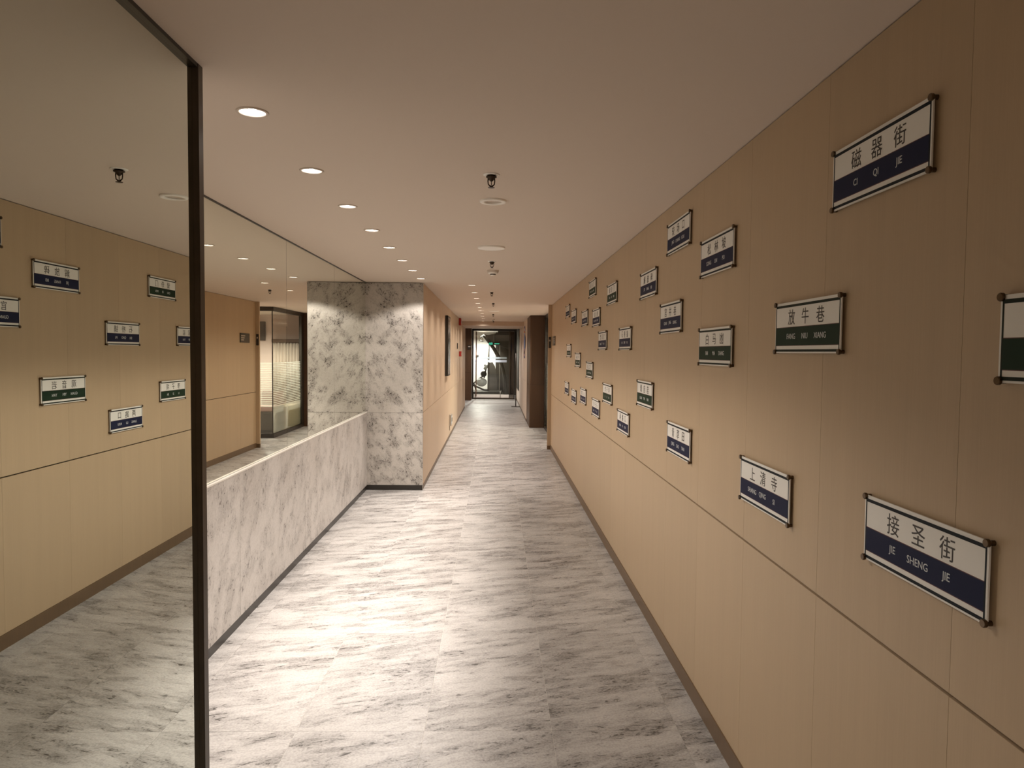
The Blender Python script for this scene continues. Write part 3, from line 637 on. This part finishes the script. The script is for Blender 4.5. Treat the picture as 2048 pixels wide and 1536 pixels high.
# ------------------------------------------------------------------ things on the ceiling
def make_downlight():
    t = empty('downlight', (0, 0, C), 'x', 'downlight')
    bm = bmesh.new(); lathe(bm, [(0.0565, -0.0002), (0.0565, -0.003), (0.055, -0.0045), (0.0475, -0.0045), (0.0455, -0.002), (0.0455, 0.001)], n=40); obj('trim_ring', bm, M['beige_plastic'], t, True)
    bm = bmesh.new(); lathe(bm, [(0.0453, 0.0012), (0.044, 0.012), (0.039, 0.026), (0.030, 0.038), (0.019, 0.046)], n=40); obj('reflector', bm, M['reflector'], t, True)
    bm = bmesh.new(); lathe(bm, [(0.0188, 0.0455), (0.016, 0.018), (0.012, 0.008), (0.006, 0.004), (0.0002, 0.003)], n=24); obj('lens', bm, M['lamp_on'], t, True)
    return t
ordn = ['nearest', 'second', 'third', 'fourth', 'fifth', 'sixth', 'seventh', 'eighth', 'ninth', 'farthest']
d0 = make_downlight()
first = True
for row, lst, grp, txt in ((0, LIGHTS_A, 'downlights over the low stone wall', 'over the low stone wall'), (1, LIGHTS_B, 'downlights along the far left wall', 'beyond the stone pillar')):
    for i, (x, y) in enumerate(lst):
        d = d0 if first else copy_tree(d0, (x, y, C)); first = False
        d.location = (x, y, C); d['label'] = 'small round lit ceiling downlight, %s of the row %s' % (ordn[i], txt); d['group'] = grp
# unlit ring light and flat discs
rd = empty('ring_light', (-0.019, 4.06, C), 'unlit round ceiling fitting with wide pale rim behind the nearest sprinkler', 'ceiling light')
bm = bmesh.new(); rg = lathe(bm, [(0.075, -0.0002), (0.075, -0.008), (0.072, -0.011), (0.052, -0.011), (0.049, -0.004)], n=48); obj('rim', bm, M['paint_white'], rd, True)
bm = bmesh.new(); rg = lathe(bm, [(0.0488, -0.003), (0.047, -0.0015), (0.0002, -0.0012)], n=48); obj('diffuser', bm, M['beige_plastic'], rd, True)
for i, (x, y, lab) in enumerate(((-0.037, 5.849, 'flat round pale speaker cover on the ceiling before the nearest smoke detector'), (-0.031, 14.84, 'flat round pale speaker cover far down the corridor ceiling'))):
    sp = empty('ceiling_speaker', (x, y, C), lab, 'speaker')
    bm = bmesh.new(); rg = lathe(bm, [(0.112, -0.0002), (0.112, -0.010), (0.108, -0.013), (0.104, -0.013)], n=48); obj('rim', bm, M['paint_white'], sp, True)
    bm = bmesh.new(); rg = lathe(bm, [(0.1038, -0.0125), (0.06, -0.014), (0.0002, -0.0145)], n=48); obj('grille', bm, M['paint_white'], sp, True)
# sprinklers
def make_sprinkler():
    t = empty('sprinkler', (0, 0, C), 'x', 'sprinkler')
    bm = bmesh.new(); lathe(bm, [(0.040, -0.0002), (0.040, -0.002), (0.036, -0.004), (0.024, -0.005), (0.020, -0.003)], n=32); obj('escutcheon', bm, M['paint_white'], t, True)
    bm = bmesh.new(); rg = lathe(bm, [(0.019, -0.0005), (0.019, -0.008), (0.026, -0.010), (0.026, -0.014), (0.016, -0.018), (0.014, -0.024), (0.006, -0.032), (0.0002, -0.034)], n=20); cap(bm, rg[0]); obj('socket', bm, M['brass_dark'], t, True)
    for s in (-1, 1):
        bm = bmesh.new(); tube(bm, [(s * 0.015, 0, -0.018), (s * 0.0165, 0, -0.032), (s * 0.0145, 0, -0.047), (s * 0.004, 0, -0.056)], [0.0032, 0.0028, 0.0028, 0.004], 8); obj('frame_arm', bm, M['brass_dark'], t, True)
    bm = bmesh.new(); tube(bm, [(0, 0, -0.033), (0, 0, -0.052)], 0.0018, 6); obj('bulb', bm, M['brass_dark'], t, True)
    bm = bmesh.new(); rg = lathe(bm, [(0.004, -0.054), (0.005, -0.060), (0.0165, -0.0615), (0.0165, -0.0632), (0.0002, -0.065)], n=20); cap(bm, rg[0]); obj('deflector', bm, M['brass_dark'], t)
    return t
s0 = make_sprinkler()
SP = [(-0.025, 3.469, 'dark pendent ceiling sprinkler nearest to the viewer'), (-0.037, 6.747, 'dark pendent ceiling sprinkler just before the smoke detector'),
      (-0.055, 10.157, 'dark pendent ceiling sprinkler, third along the corridor'), (-0.040, 12.424, 'dark pendent ceiling sprinkler, fourth along the corridor'),
      (-0.050, 16.006, 'dark pendent ceiling sprinkler beyond the far speaker cover'), (-0.053, 19.5, 'dark pendent ceiling sprinkler closest to the lowered beam')]
for i, (x, y, lab) in enumerate(SP):
    s_ = s0 if i == 0 else copy_tree(s0, (x, y, C)); s_.location = (x, y, C); s_['label'] = lab; s_['group'] = 'ceiling sprinklers along the corridor'
def make_detector(x, y, lab):
    t = empty('smoke_detector', (x, y, C), lab, 'smoke detector', 'smoke detectors on the corridor ceiling')
    bm = bmesh.new(); rg = lathe(bm, [(0.062, -0.0002), (0.062, -0.010), (0.058, -0.024), (0.055, -0.026)], n=32); obj('base', bm, M['beige_plastic'], t, True)
    bm = bmesh.new(); rg = lathe(bm, [(0.050, -0.0255), (0.048, -0.034), (0.034, -0.038), (0.0315, -0.038)], n=32); obj('shell', bm, M['paint_white'], t, True)
    bm = bmesh.new(); rg = lathe(bm, [(0.0300, -0.036), (0.0300, -0.048), (0.0285, -0.049)], n=32); obj('vent_ring', bm, M['brass_dark'], t, True)
    bm = bmesh.new(); rg = lathe(bm, [(0.0285, -0.0485), (0.026, -0.055), (0.0002, -0.057)], n=32); obj('cap', bm, M['paint_white'], t, True)
make_detector(-0.03, 7.487, 'white round smoke detector with dark vent, nearest one on the ceiling')
make_detector(-0.076, 18.43, 'white round smoke detector just before the lowered beam')
print('tiles', n_tiles)
